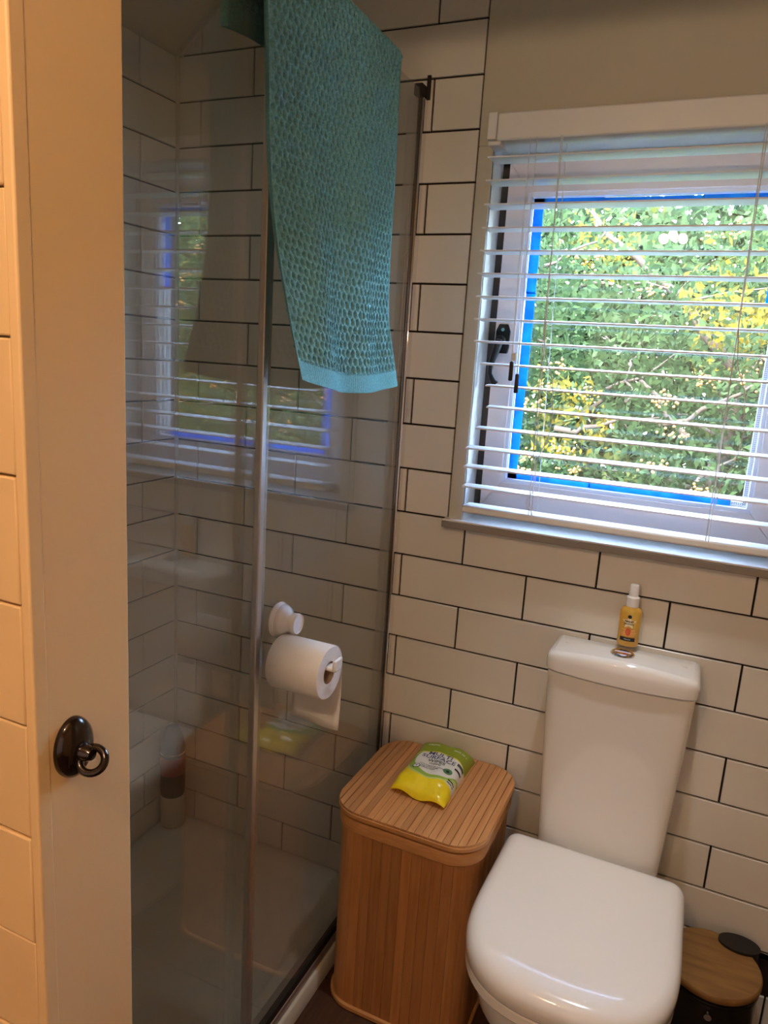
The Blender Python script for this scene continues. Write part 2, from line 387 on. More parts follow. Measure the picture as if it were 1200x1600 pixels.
tag(obj('spacer_perforation', dots, M_gask, win), kind='stuff')
def tape(segs, horiz):
    mb = MB()
    for a, b, lo, hi in segs:
        if horiz: mb.box(a, b, .0775, .0795, lo, hi)
        else: mb.box(lo, hi, .0775, .0795, a, b)
    return mb
obj('blue_tape', tape([(GZ0, 1.36, GX0 + .001, GX0 + .021), (1.358, 1.56, GX0 + .003, GX0 + .023), (1.558, GZ1, GX0 + .001, GX0 + .022)], False), M_tape, win)
obj('blue_tape', tape([(GX0, .36, GZ1 - .018, GZ1), (.358, .55, GZ1 - .020, GZ1 - .001), (.548, GX1, GZ1 - .019, GZ1)], True), M_tape, win)
obj('blue_tape', tape([(GX0, .40, GZ0, GZ0 + .013), (.398, GX1 - .03, GZ0 - .001, GZ0 + .014)], True), M_tape, win)
obj('blue_tape', tape([(1.545, GZ1 - .02, GX1 - .026, GX1 - .008)], False), M_tape, win)
# casement handle
hd = MB(); hx = .180
pl = [(hx - .013, 1.427), (hx + .013, 1.427), (hx + .016, 1.440), (hx + .016, 1.475), (hx + .010, 1.490), (hx - .010, 1.490), (hx - .016, 1.475), (hx - .016, 1.440)]
hd.loft([[(x, y, z) for x, z in pl] for y in (.058, .050)])
handle = obj('casement_handle', hd, M_blk, win, bevel=.002)
lv = MB(); lv.lathe([(.010, .050), (.011, .040), (.009, .032)], (hx - .002, 0, 1.455), 16, 'y')
lv.tube([(hx - .002, .036, 1.455), (hx - .004, .030, 1.440), (hx - .008, .026, 1.420), (hx - .013, .024, 1.400), (hx - .013, .024, 1.382), (hx - .005, .025, 1.366), (hx + .002, .026, 1.360)],
        [.009, .009, .0075, .006, .0055, .0075, .007], 10)
obj('lever', lv, M_blk, handle, smooth=50)
obj('screw', MB().lathe([(.004, .050), (.004, .0485), (.001, .0485)], (hx, 0, 1.478), 10, 'y'), M_chrome, handle)

# ------------------------------------------------------------------ venetian blind
BX0, BX1 = .150, .800
blind = thing('venetian_blind', (.47, -.035, 1.88), 'white wide-slat venetian blind hanging in front of the window', 'blind')
obj('headrail', MB().box(.1615, BX1, -.062, -.012, 1.8325, 1.884), M_slat, blind, bevel=.004)
obj('end_bracket', MB().box(.142, .1605, -.060, -.011, 1.836, 1.886).box(.146, .172, -.063, -.011, 1.824, 1.832), M_slat, blind, bevel=.002)
ZS = [1.803, 1.760, 1.715, 1.671, 1.627, 1.582, 1.537, 1.492, 1.447, 1.402, 1.358, 1.314, 1.268, 1.224, 1.183, 1.140]
DX = [0, 0, 0, 0, 0, 0, 0, 0, .003, .022, .036, .042, .022, .005, .004, .004]
def slat_mesh(tilt):
    mb = MB(); n = 8; top = []; bot = []
    for i in range(n + 1):
        t = i / n - .5; y = t * .050; z = .0022 * (1 - 4 * t * t) + y * tilt
        top.append((y, z + .0014)); bot.append((y, z - .0014))
    prof = top + bot[::-1]
    return mb.loft([[(x, y, z) for y, z in prof] for x in (BX0, BX1)])
sm = slat_mesh(0.0).mesh('slat'); sm.materials.append(M_slat)
for i, (z, dx) in enumerate(zip(ZS, DX)):
    o = obj('slat', sm, M_slat); o.location = (dx - .002 + random.uniform(-.001, .001), -.036, z); o.rotation_euler = (random.uniform(-.02, .02), 0, 0)
    o.parent = blind; o.matrix_parent_inverse = Matrix.Translation(-Vector(blind.location))
sm.polygons.foreach_set('use_smooth', [True] * len(sm.polygons)); sm.set_sharp_from_angle(angle=math.radians(40))
obj('bottom_rail', MB().box(BX0 + .004, BX1, -.061, -.011, 1.083, 1.099), M_slat, blind, bevel=.004)
for x0, x1 in ((.290, .309), (.640, .652)):
    mb = MB()
    for y in (-.0635, -.0085): mb.tube([(x0, y, 1.835), (x0 + (x1 - x0) * .5, y - .001, 1.46), (x1, y, 1.098)], .0009, 6)
    for z in ZS: xx = x0 + (x1 - x0) * (1.835 - z) / .74; mb.tube([(xx, -.0635, z - .003), (xx, -.036, z - .0045), (xx, -.0085, z - .003)], .0006, 5)
    obj('ladder_cord', mb, M_cord, blind)
    obj('lift_cord', MB().tube([(x0 + .004, -.066, 1.835), (x0 + .006, -.067, 1.5), (x1 - .005, -.066, 1.1)], .001, 6), M_cord, blind)
    obj('slack_cord', MB().tube([(x0 + .006, -.066, 1.50), (x0 + .014, -.068, 1.43), (x0 + .034, -.068, 1.38), (x0 + .042, -.068, 1.31), (x0 + .038, -.068, 1.265), (x0 + .018, -.067, 1.21), (x1 + .002, -.066, 1.17)], .001, 6), M_cord, blind)
obj('cord_loop', MB().tube([(.309, -.066, 1.150), (.302, -.070, 1.140), (.297, -.071, 1.128), (.300, -.071, 1.117), (.308, -.068, 1.112), (.312, -.066, 1.100)], .0011, 6), M_cord, blind)
for x0, x1, zt_, zb in ((.232, .238, 1.412, 1.392), (.245, .252, 1.385, 1.368)):
    tc_ = obj('tilt_cord', MB().tube([(x0, -.066, 1.834), (x0 + .002, -.067, 1.6), (x1, -.068, zt_)], .0009, 6), M_cord, blind)
    obj('tassel', MB().lathe([(.0022, zb + .019), (.0042, zb + .017), (.0045, zb - .018), (.003, zb - .020)], (x1, -.068, 0), 12), M_tass, tc_, smooth=40)
obj('cord_lock', MB().box(.236, .246, -.069, -.066, 1.412, 1.428), M_plas, blind, bevel=.001)

# ------------------------------------------------------------------ shower
tray = thing('shower_tray', (-.34, -.53, 0), 'low white shower tray with raised rim on the floor behind the glass', 'shower tray')
TX0, TX1, TY0, TY1 = XL + .007, -.004, YF + .004, -.007
ts = MB(); R0 = rrect(TX0, TX1, TY0, TY1, .012); R1 = rrect(TX0 + .05, TX1 - .075, TY0 + .05, TY1 - .045, .07)
R2 = rrect(TX0 + .075, TX1 - .10, TY0 + .075, TY1 - .07, .06)
ts.loft([ring3(R0, 0), ring3(R0, .046), ring3(inset2(R0, .004), .050), ring3(R1, .0498), ring3(inset2(R1, .01), .046), ring3(R2, .030)])
obj('basin', ts, M_tray, tray, smooth=50)
obj('waste_cover', MB().lathe([(.045, .030), (.045, .034), (.02, .036)], (-.36, -.75, 0), 24), M_chrome, tray, smooth=40)

scr = thing('shower_screen', (-.03, -.5, .05), 'frameless clear glass shower screen and sliding door with chrome wall profile', 'shower screen')
GZB, GZT = .088, 1.946
obj('glass_panel', MB().box(-.021, -.015, -.585, -.012, GZB, GZT), M_glass, scr)
obj('glass_door', MB().box(-.043, -.037, -1.050, -.560, GZB, GZT), M_glass, scr)
wp = obj('wall_profile', MB().box(-.046, -.010, -.030, -.0065, .0505, GZT - .012), M_chrome, scr, bevel=.0015)
obj('profile_face', MB().box(-.046, -.024, -.0315, -.0295, .0505, GZT - .012), M_alu, wp)
obj('groove', MB().box(-.0215, -.0145, -.0312, -.029, .05, GZT - .013), M_dark, wp)
obj('top_clip', MB().box(-.030, -.012, -.040, -.006, GZT - .010, GZT + .012).box(-.014, -.006, -.012, -.0065, GZT - .012, GZT + .035), M_dark, scr, bevel=.001)
obj('edge_profile', MB().box(-.024, -.012, -.592, -.578, GZB, GZT), M_alu, scr, bevel=.002)
obj('seal_strip', MB().box(-.0445, -.0355, -.562, -.534, GZB, GZT), M_seal, scr, bevel=.002)
obj('bottom_rail', MB().box(-.054, -.010, -1.05, -.0065, .0503, .062).box(-.026, -.010, -1.05, -.0065, .062, .074), M_alu, scr, bevel=.002)
obj('bottom_seal', MB().box(-.024, -.012, -.585, -.0065, .074, GZB + .004).box(-.046, -.034, -1.05, -.56, .062, GZB + .004), M_dark, scr)

bot = thing('shampoo_bottle', (-.632, -.062, .052), 'dark brown bottle with red label and cream cap in the shower corner', 'bottle')
bx, by = -.632, -.062
obj('cap', MB().lathe([(.030, .052), (.034, .055), (.0355, .140), (.034, .148)], (bx, by, 0), 28), M_capw, bot, smooth=40)
obj('body', MB().lathe([(.033, .148), (.034, .160), (.034, .290), (.032, .305), (.026, .335), (.018, .352), (.008, .358)], (bx, by, 0), 28), M_bott, bot, smooth=40)
obj('label_band', MB().lathe([(.0343, .215), (.0345, .217), (.0345, .268), (.0343, .270)], (bx, by, 0), 28, cap=False), M_red, bot, smooth=40)
obj('rim_line', MB().lathe([(.0343, .277), (.0346, .278), (.0346, .281), (.0343, .282)], (bx, by, 0), 28, cap=False), M_capw, bot, smooth=40)

# ------------------------------------------------------------------ toilet roll and holder
hold = thing('toilet_roll_holder', (-.015, -.52, .93), 'white plastic suction toilet roll holder stuck on the shower glass', 'roll holder')
sy, sz = -.522, .944
obj('suction_cup', MB().lathe([(.031, -.0148), (.032, -.012), (.030, -.008), (.029, -.006)], (0, sy, sz), 32, 'x'), M_plas, hold, smooth=40)
obj('cone', MB().lathe([(.0285, -.006), (.0285, -.003), (.0255, .003), (.0170, .012), (.0165, .016), (.0175, .017), (.0185, .026), (.0175, .028), (.0165, .0255)], (0, sy, sz), 32, 'x'), M_plas, hold, smooth=40)
ry, rz = -.545, .882
def strip(pts, w0, w1, t=.0025):     # flat arm in the x-z plane, wide along y
    rings = []
    for i, (x, y, z, w) in enumerate(pts): rings.append((x, y, z, w))
    return rings
arm = MB()
arm.box(-.004, .004, sy - .012, sy + .004, rz + .006, sz - .01)
arm.box(-.004, .122, ry - .011, ry + .011, rz + .006, rz + .0135)
arm.box(.1155, .122, ry - .014, ry + .014, rz + .008, rz + .028)
obj('arm', arm, M_plas, hold, bevel=.003)
roll = thing('toilet_roll', (.06, ry, rz), 'white toilet paper roll on the suction holder with its loose end hanging', 'toilet roll')
RR, rc = .0465, .0195; RX = (.006, .105)
rz2 = rz - .0009
obj('paper_roll', MB().lathe([(rc, RX[0]), (RR - .002, RX[0]), (RR, RX[0] + .003), (RR, RX[1] - .003), (RR - .002, RX[1]), (rc + .001, RX[1]), (rc, RX[1] - .001), (rc, RX[0])], (0, ry, rz2), 56, 'x', cap=False), M_paper, roll, smooth=40)
obj('core', MB().lathe([(rc + .0004, RX[0] + .001), (rc + .0004, RX[1] - .001), (rc - .001, RX[1] - .001), (rc - .001, RX[0] + .001)], (0, ry, rz2), 40, 'x', cap=False), M_core, roll, smooth=40)
tl = MB(); prof = []
for t in np.linspace(0, 1, 16):
    if t < .4: a = math.radians(60 - 60 * t / .4); prof.append((ry + (RR + .0006) * math.cos(a), rz2 + (RR + .0006) * math.sin(a)))
    else: u = (t - .4) / .6; prof.append((ry + RR + .0006 + .006 * math.sin(u * 2.2) , rz2 - u * .128))
nx_ = 8; vs_ = []; fs_ = []
for i, (y, z) in enumerate(prof):
    for k in range(nx_ + 1):
        x = RX[0] + .001 + (RX[1] - RX[0] - .002) * k / nx_; u = max(0, i - 6) / 9
        vs_.append((x - .004 * u, y + .003 * u * math.sin(k * .8), z - u * .004 * (k / nx_)))
for i in range(len(prof) - 1):
    for k in range(nx_): a = i * (nx_ + 1) + k; fs_.append((a, a + 1, a + nx_ + 2, a + nx_ + 1))
tl.add(vs_, fs_); ot = obj('loose_sheet', tl, M_paper, roll, smooth=60)
so = ot.modifiers.new('solid', 'SOLIDIFY'); so.thickness = .0006

# ------------------------------------------------------------------ towel
def make_towel():
    NA, NS = 230, 400
    L_in, L_out = .115, .600
    tw = .0045
    ztop, xi, xo = 1.951, -.061, -.006
    def path(s):        # centre line of the drape in x,z ; s measured from the ridge start on the room side, negative = shower side
        R = (xo - xi) / 2; arc = math.pi * R * .62
        if s < -arc: return xi, ztop - (-s - arc), (-1, 0)
        if s < 0:
            a = math.pi * (-s / arc); return (xi + xo) / 2 + R * math.cos(a), ztop + R * .45 * math.sin(a), (math.cos(a), math.sin(a))
        return xo, ztop - s, (1, 0)
    R = (xo - xi) / 2; arc = math.pi * R * .62
    S = np.linspace(-(L_in + arc), L_out, NS)
    V = []; F = []; border = .032
    na = 2 * NA
    for si, s in enumerate(S):
        x0, z0, nrm = path(s); q = max(0, min(1, s / L_out)); qi = max(0, min(1, -s / (L_in + arc)))
        yl = -.648 + .030 * min(1, q * 1.3)
        yr = -.184 - .012 * math.sin(min(1, q * 1.15) * math.pi) + .034 * max(0, q - .80) / .2
        for k in range(na):
            front = k < NA
            a = (k / (NA - 1)) if front else 1 - (k - NA) / (NA - 1)      # 0 left .. 1 right
            y = yl + (yr - yl) * a + (0 if front else .004 * (1 - 2 * a))
            lean = .0135 + q ** 3 * (.050 * (1 - a) + .012)
            fold = .0060 * math.sin(a * 9.2 + .5) * (.25 + .75 * q) + .005 * math.sin(a * 17 + 2.0 + q * 1.5) * q + .003 * math.sin(q * 8 + a * 5)
            off = (lean + fold) if s > 0 else fold * .25 + .0135 * max(0, 1 + s / arc)
            if s > 0: lay_off = 0 if front else -.0095
            else: lay_off = 0 if front else -.010
            x = x0; z = z0
            # two layers: the inner one runs under the outer
            n = Vector((nrm[0], 0, nrm[1]))
            # waffle pattern
            u = a * (yr - yl) if True else 0
            vv = s
            edge = min(a, 1 - a) * .47
            rib = 1.0
            if s > L_out - border or s < S[0] + border:
                h = .0006 * math.sin(u * 2 * math.pi / .0062)
            else:
                cu_, cv_ = u / .0158, vv / .0132
                row = math.floor(cv_); jx = cu_ + (.5 if row % 2 else 0)
                fx = jx - math.floor(jx) - .5; fy = cv_ - row - .5
                hsh = math.sin(row * 12.9898 + math.floor(jx) * 78.233) * 43758.5453; hsh -= math.floor(hsh)
                dd = ((fx + .12 * (hsh - .5)) / .24) ** 2 + (fy / .40) ** 2
                h = .0024 - .0115 * (.55 + .60 * hsh) * math.exp(-dd ** 2) + .0010 * math.sin(fx * 9 + hsh * 6) * math.cos(fy * 7)
                if edge < .012: h *= edge / .012
            if not front: h *= .4
            drop = 0
            if s > 0:    # hem is not level
                drop = q * q * (-.020 * math.sin(math.pi * a) * .9 + .018 * (1 - a) - .004)
            if s > 0 and not front: drop += .022 * q * q
            if s < -arc: drop = qi * .012 * math.sin(a * 7)
            V.append((x + n.x * (off + lay_off + h), y, z + n.z * (off + lay_off + h) + drop))
    for i in range(NS - 1):
        for k in range(na):
            a = i * na + k; b = i * na + (k + 1) % na; F.append((a, b, b + na, a + na))
    mb = MB(); mb.add(V, F); return mb
M_towel = mat('teal terry cotton', (148, 204, 206), rough=0.95, col2=(112, 176, 180), scale=330, bump=.25, bscale=420, spec=0.1)
towel = obj('bath_towel', make_towel(), M_towel, smooth=80)
tag(towel, 'teal textured bath towel draped over the top of the shower glass', 'towel')

# ------------------------------------------------------------------ toilet
wc = thing('toilet', (.53, -.27, 0), 'white close-coupled toilet with its D-shaped lid closed, against the tiled wall', 'toilet')
TXC = .531
def dshape(w, yb, yf, rback=.03, n=2.7, bulge=0.0, m=40):
    ys = yf + (yb - yf) * .50; pts = []
    for k in range(m + 1):          # front curve from right side to left side
        a = math.pi * k / m; c, s_ = math.cos(a), math.sin(a)
        pts.append((TXC + w * math.copysign(abs(c) ** (2 / n), c), ys - (ys - yf) * abs(s_) ** (2 / n)))
    wb_ = w - .004
    for k in range(7): a = math.radians(180 - 90 * k / 6); pts.append((TXC - wb_ + rback + rback * math.cos(a), yb - rback + rback * math.sin(a)))
    for k in range(7): a = math.radians(90 - 90 * k / 6); pts.append((TXC + wb_ - rback + rback * math.cos(a), yb - rback + rback * math.sin(a)))
    return pts[::-1]
YB, YFR = -.148, -.562
def scl(p2, k): return [(TXC + (x - TXC) * k, -.34 + (y + .34) * k) for x, y in p2]
D = dshape(.183, YB, YFR)
lid = MB().loft([ring3(inset2(D, .003), .391), ring3(D, .395), ring3(D, .412), ring3(inset2(D, .003), .422), ring3(inset2(D, .009), .431), ring3(inset2(D, .018), .4365), ring3(scl(inset2(D, .018), .93), .4395), ring3(scl(inset2(D, .018), .80), .4412), ring3(scl(inset2(D, .018), .5), .4425)])
obj('lid', lid, M_seat, wc, smooth=60)
obj('seat', MB().loft([ring3(inset2(D, .006), .3895), ring3(inset2(D, .003), .387), ring3(inset2(D, .002), .372), ring3(inset2(D, .005), .368)]), M_seat, wc, smooth=40)
bw = MB(); rings = []
for z, w, yb, yf in ((.366, .176, -.10, -.548), (.340, .177, -.08, -.548), (.300, .172, -.06, -.540), (.250, .148, -.05, -.515), (.200, .130, -.04, -.475), (.140, .122, -.03, -.430), (.060, .112, -.02, -.405), (.012, .114, -.02, -.408), (.0, .112, -.02, -.404)):
    rings.append(ring3(dshape(w, yb, yf, .03, 2.4), z))
bw.loft(rings); bw.box(TXC - .10, TXC + .10, -.15, -.012, .30, .402)
obj('bowl', bw, M_cer, wc, smooth=50)
for sx in (-1, 1): obj('hinge', MB().lathe([(.014, -.02), (.015, -.018), (.015, .018), (.014, .02)], (TXC + sx * .075, -.150, .412), 16, 'x'), M_chrome, wc, smooth=40)
def cist(w0, w1, d0, bow, r=.02, n=12):     # outline: flat back, bowed front
    pts = []
    for k in range(n + 1):
        t = k / n; x = TXC - w0 + 2 * w0 * t; pts.append((x, -d0 - bow * (1 - (2 * t - 1) ** 2)))
    pts[0] = (TXC - w0 + .012, pts[0][1]); pts[-1] = (TXC + w0 - .012, pts[-1][1])
    pts = [(TXC - w0, -.02), (TXC - w0, -d0 + .02), (TXC - w0 + .004, -d0 + .006)] + pts + [(TXC + w0 - .004, -d0 + .006), (TXC + w0, -d0 + .02), (TXC + w0, -.02), (TXC + w0 - .006, -.0075), (TXC - w0 + .006, -.0075)]
    return pts
cb = MB(); cb.loft([ring3(cist(.124, 0, .122, .010), .395), ring3(cist(.126, 0, .124, .011), .44), ring3(cist(.140, 0, .128, .013), .72), ring3(cist(.143, 0, .129, .014), .797), ring3(cist(.139, 0, .125, .014), .799)])
obj('cistern', cb, M_cer, wc, smooth=50)
def crown(p2, z, c): return [(x, y, z + c * (1 - ((x - TXC) / .155) ** 2) - .0) for x, y in p2]
L0 = cist(.147, 0, .133, .017)
cl = MB(); cl.loft([ring3(inset2(L0, .006), .802), ring3(L0, .803), ring3(L0, .812), crown(L0, .822, .006), crown(inset2(L0, .002), .829, .013), crown(inset2(L0, .006), .833, .016), crown(inset2(L0, .014), .8345, .018)], cap1=False)
inn = inset2(L0, .014); topn = 8
# domed top filled as strips across the lid
def lidz(x, y): return .8345 + .018 * (1 - ((x - TXC) / .155) ** 2)
fan = [(x, y, lidz(x, y)) for x, y in inn]; m_ = len(fan)
cx_ = [(TXC + (x - TXC) * .9, -.07 + (y + .07) * .05, lidz(TXC + (x - TXC) * .9, y)) for x, y in inn]
cl.loft([fan, cx_], cap0=False, cap1=True)
obj('cistern_lid', cl, M_cer, wc, smooth=45)
bz = lidz(TXC, 0)
fb = obj('flush_button', MB().lathe([(.0235, bz - .006), (.0235, bz + .002), (.0215, bz + .004), (.0175, bz + .0035)], (.529, -.098, 0), 40), M_chrome, wc, smooth=40)
for sgn in (-1, 1):
    hm = [(.529 + .0165 * math.cos(a), -.098 + sgn * .001 + sgn * .0155 * math.sin(a)) for a in np.linspace(0.04, math.pi - .04, 18)]
    if sgn < 0: hm = hm[::-1]
    obj('push_plate', MB().loft([ring3(hm, bz + .001), ring3(hm, bz + .004), ring3(inset2(hm, .002), bz + .0052)]), M_chrome, fb)

# ------------------------------------------------------------------ spray bottle on the cistern
sp_z = bz - .0004; sx_, sy_ = .530, -.034
spray = thing('spray_bottle', (sx_, sy_, sp_z), 'small yellow spray bottle with white cap standing on the cistern lid', 'bottle')
def oval(r1, r2, z, n=28): return [(sx_ + r1 * math.cos(2 * math.pi * k / n), sy_ + r2 * math.sin(2 * math.pi * k / n), z) for k in range(n)]
m_org = mat('orange liquid bottle', (226, 166, 58), rough=0.15, col2=(214, 178, 84), scale=18)
obj('body', MB().loft([oval(.019, .014, sp_z), oval(.0215, .0165, sp_z + .003), oval(.0215, .0165, sp_z + .072), oval(.019, .0145, sp_z + .079), oval(.011, .011, sp_z + .084), oval(.010, .010, sp_z + .088)]), m_org, spray, smooth=45)
obj('cap', MB().loft([oval(.0128, .0128, sp_z + .084), oval(.0130, .0130, sp_z + .103), oval(.0095, .0095, sp_z + .106), oval(.0090, .0090, sp_z + .128), oval(.0075, .0075, sp_z + .130)]), M_plas, spray, smooth=45)
def wrap(vs2, z0, off): return [(sx_ + x, sy_ - .0165 * math.sqrt(max(0, 1 - (x / .0215) ** 2)) - off, z0 + y) for x, y, *_ in vs2]
def decal(name, v, f, z0, m, off, parent): return obj(name, MB().add(wrap(v, z0, off), f), m, parent)
def dense_poly(pts):  # fan with many columns so it follows the curve
    return [(x, y) for x, y in pts], [tuple(range(len(pts)))]
def band(x0, x1, y0, y1, n=10):
    v = []; f = []
    for i in range(n + 1): x = x0 + (x1 - x0) * i / n; v += [(x, y0), (x, y1)]
    for i in range(n): f.append((2 * i, 2 * i + 2, 2 * i + 3, 2 * i + 1))
    return v, f
def fan2(fn, n, c=(0, 0)):
    v = [c] + [fn(k) for k in range(n)]; return v, [(0, 1 + k, 1 + (k + 1) % n) for k in range(n)]
st = lambda k: ((.0140 if k % 2 == 0 else .0072) * math.sin(math.pi * k / 5), (.0140 if k % 2 == 0 else .0072) * math.cos(math.pi * k / 5))
m_cream = mat('star print', (244, 232, 196), rough=0.5); m_orp = mat('orange print', (214, 96, 52), rough=0.5); m_or2 = mat('pale orange print', (240, 176, 96), rough=0.5)
decal('label_star', *fan2(st, 10), sp_z + .0525, m_cream, .0006, spray)
decal('label_badge', *fan2(lambda k: (.0040 * math.cos(k * math.pi / 8), .0040 * math.sin(k * math.pi / 8)), 16), sp_z + .0650, M_black, .0009, spray)
for w, y in ((.013, .036), (.015, .031), (.014, .0275), (.012, .024)): decal('label_ray', *band(-w, w, -.0011, .0011), sp_z + y, m_or2, .0005, spray)
decal('label_fruit', *fan2(lambda k: (.0055 * math.sin(k * math.pi / 8), .0075 * math.cos(k * math.pi / 8) * (1 if math.cos(k * math.pi / 8) > 0 else 1.25)), 16), sp_z + .0335, m_orp, .0009, spray)
decal('label_panel', *band(-.0145, .0145, -.004, .004), sp_z + .0165, M_black, .0008, spray)
for s_, z_, sz_ in (('HAND', .0545, .0060), ('SANITISER', .0492, .0042)):
    v, f = text_mesh(s_, sz_, .00008); decal('label_lettering', v, f, sp_z + z_, M_black, .0011, spray)
v, f = text_mesh('PEACH', .0042, .0); decal('label_lettering', v, f, sp_z + .0165, M_white, .0012, spray)

# ------------------------------------------------------------------ laundry basket of bamboo
BX = (.012, .336); BYY = (-.338, -.012); BZ = .485; br = .070
bask = thing('laundry_basket', (.174, -.175, 0), 'square bamboo laundry basket with rounded corners and a slatted lid', 'laundry basket')
outer = rrect(BX[0] + .006, BX[1] - .006, BYY[0] + .006, BYY[1] - .006, br - .006, 10)
obj('liner', MB().loft([ring3(inset2(outer, .006), .004), ring3(inset2(outer, .006), .440)]), M_dark, bask)
# wall of upright strips
def perim(p2):
    d = [0]
    for i in range(len(p2)): a, b = p2[i], p2[(i + 1) % len(p2)]; d.append(d[-1] + math.dist(a, b))
    return d
pd = perim(outer); PL = pd[-1]
def at_perim(s):
    s %= PL
    for i in range(len(outer)):
        if s <= pd[i + 1] + 1e-9:
            a, b = outer[i], outer[(i + 1) % len(outer)]; t = (s - pd[i]) / max(1e-9, pd[i + 1] - pd[i]); return (a[0] + (b[0] - a[0]) * t, a[1] + (b[1] - a[1]) * t)
    return outer[0]
cxb, cyb = .174, -.175
NSTR = 52
for k in range(NSTR):
    s0, s1 = PL * k / NSTR + .0003, PL * (k + 1) / NSTR - .0003; out_, in_ = [], []
    for i in range(4):
        p = Vector(at_perim(s0 + (s1 - s0) * i / 3)); a = Vector(at_perim(s0 + (s1 - s0) * i / 3 + .001)) - Vector(at_perim(s0 + (s1 - s0) * i / 3 - .001))
        nn = Vector((a.y, -a.x)).normalized(); e = random.uniform(0, .0002)
        out_.append(p + nn * e); in_.append(p - nn * .006)
    pr_ = out_ + in_[::-1]
    obj('bamboo_strip', MB().loft([[(p.x, p.y, z) for p in pr_] for z in (.012, .438)]), M_bam, bask)
base_r = rrect(*BX, *BYY, br, 10)
obj('base_rim', MB().loft([ring3(inset2(base_r, .003), 0), ring3(base_r, .003), ring3(base_r, .011), ring3(inset2(base_r, .002), .013)]), M_bamrim, bask, smooth=40)
obj('top_rim', MB().loft([ring3(inset2(base_r, .002), .436), ring3(base_r, .438), ring3(base_r, .456), ring3(inset2(base_r, .004), .461)]), M_bamrim, bask, smooth=40)
lidp = rrect(BX[0] - .003, BX[1] + .003, BYY[0] - .003, BYY[1] + .003, br, 10)
blid = obj('lid', MB().loft([ring3(inset2(lidp, .012), .460), ring3(inset2(lidp, .012), .470), ring3(lidp, .4705), ring3(lidp, .4785), ring3(inset2(lidp, .0015), .4800)]), M_bamrim, bask, smooth=40)
NL = 22; wl = (BX[1] - BX[0] + .006) / NL
lpin = inset2(lidp, .0012)
for k in range(NL):
    xa, xb = BX[0] - .003 + k * wl + .00035, BX[0] - .003 + (k + 1) * wl - .00035
    pl_ = clip(clip(list(lpin), -1, 0, -xa), 1, 0, xb)
    if len(pl_) >= 3: obj('bamboo_slat', MB().loft([ring3(pl_, .4795), ring3(pl_, BZ - .0005), ring3(inset2(pl_, .0005), BZ)]), M_bamy, blid)

# ------------------------------------------------------------------ packet of wipes
pk = thing('wipes_packet', (.168, -.125, BZ), 'green and yellow packet of multi surface wipes lying on the basket lid', 'wipes packet')
PX0, PX1, PY0, PY1 = .104, .232, -.232, -.030
def pz(u, v):     # u across, v along 0 front .. 1 back ; height of the top film
    e = min(1, v / .16) * min(1, (1 - v) / .10); e = e ** .5 if e > 0 else 0
    sdx = max(0, 1 - abs(2 * u - 1) ** 4) ** .5
    return .0032 + .0345 * e * (.25 + .75 * sdx) + .0012 * math.sin(u * 17 + v * 9) * e
NU, NV = 36, 60; V = []; F = []
for j in range(NV + 1):
    v = j / NV
    for i in range(NU + 1):
        u = i / NU; wv = .006 * (1 - v) ** 3
        lift = 0.010 * max(0, .10 - v) / .10 * (math.sin(u * 5.0 + .6)) ** 2 if v < .10 else 0
        sq = 1 - .05 * math.sin(math.pi * min(1, max(0, v))) ** .6
        V.append((PX0 + (PX1 - PX0) * (.5 + (u - .5) * sq), PY0 + (PY1 - PY0) * v - .010 * (u if v < .1 else 0) * (.1 - min(.1, v)) / .1, BZ + pz(u, v) + lift))
top_n = len(V)
for j in range(NV + 1):
    for i in range(NU + 1):
        x, y, z = V[j * (NU + 1) + i]; u = i / NU; v = j / NV
        zb_ = BZ + .0006 + ((z - BZ) - .0012 if v < .09 else 0) * max(0, 1 - v / .09)
        V.append((x, y, min(zb_, z - .0008)))
for b in (0, top_n):
    for j in range(NV):
        for i in range(NU): a = b + j * (NU + 1) + i; F.append((a, a + 1, a + NU + 2, a + NU + 1))
for j in range(NV):
    for i in (0, NU): a = j * (NU + 1) + i; F.append((a, a + NU + 1, a + NU + 1 + top_n, a + top_n))
for i in range(NU):
    for j in (0, NV): a = j * (NU + 1) + i; F.append((a, a + 1, a + 1 + top_n, a + top_n))
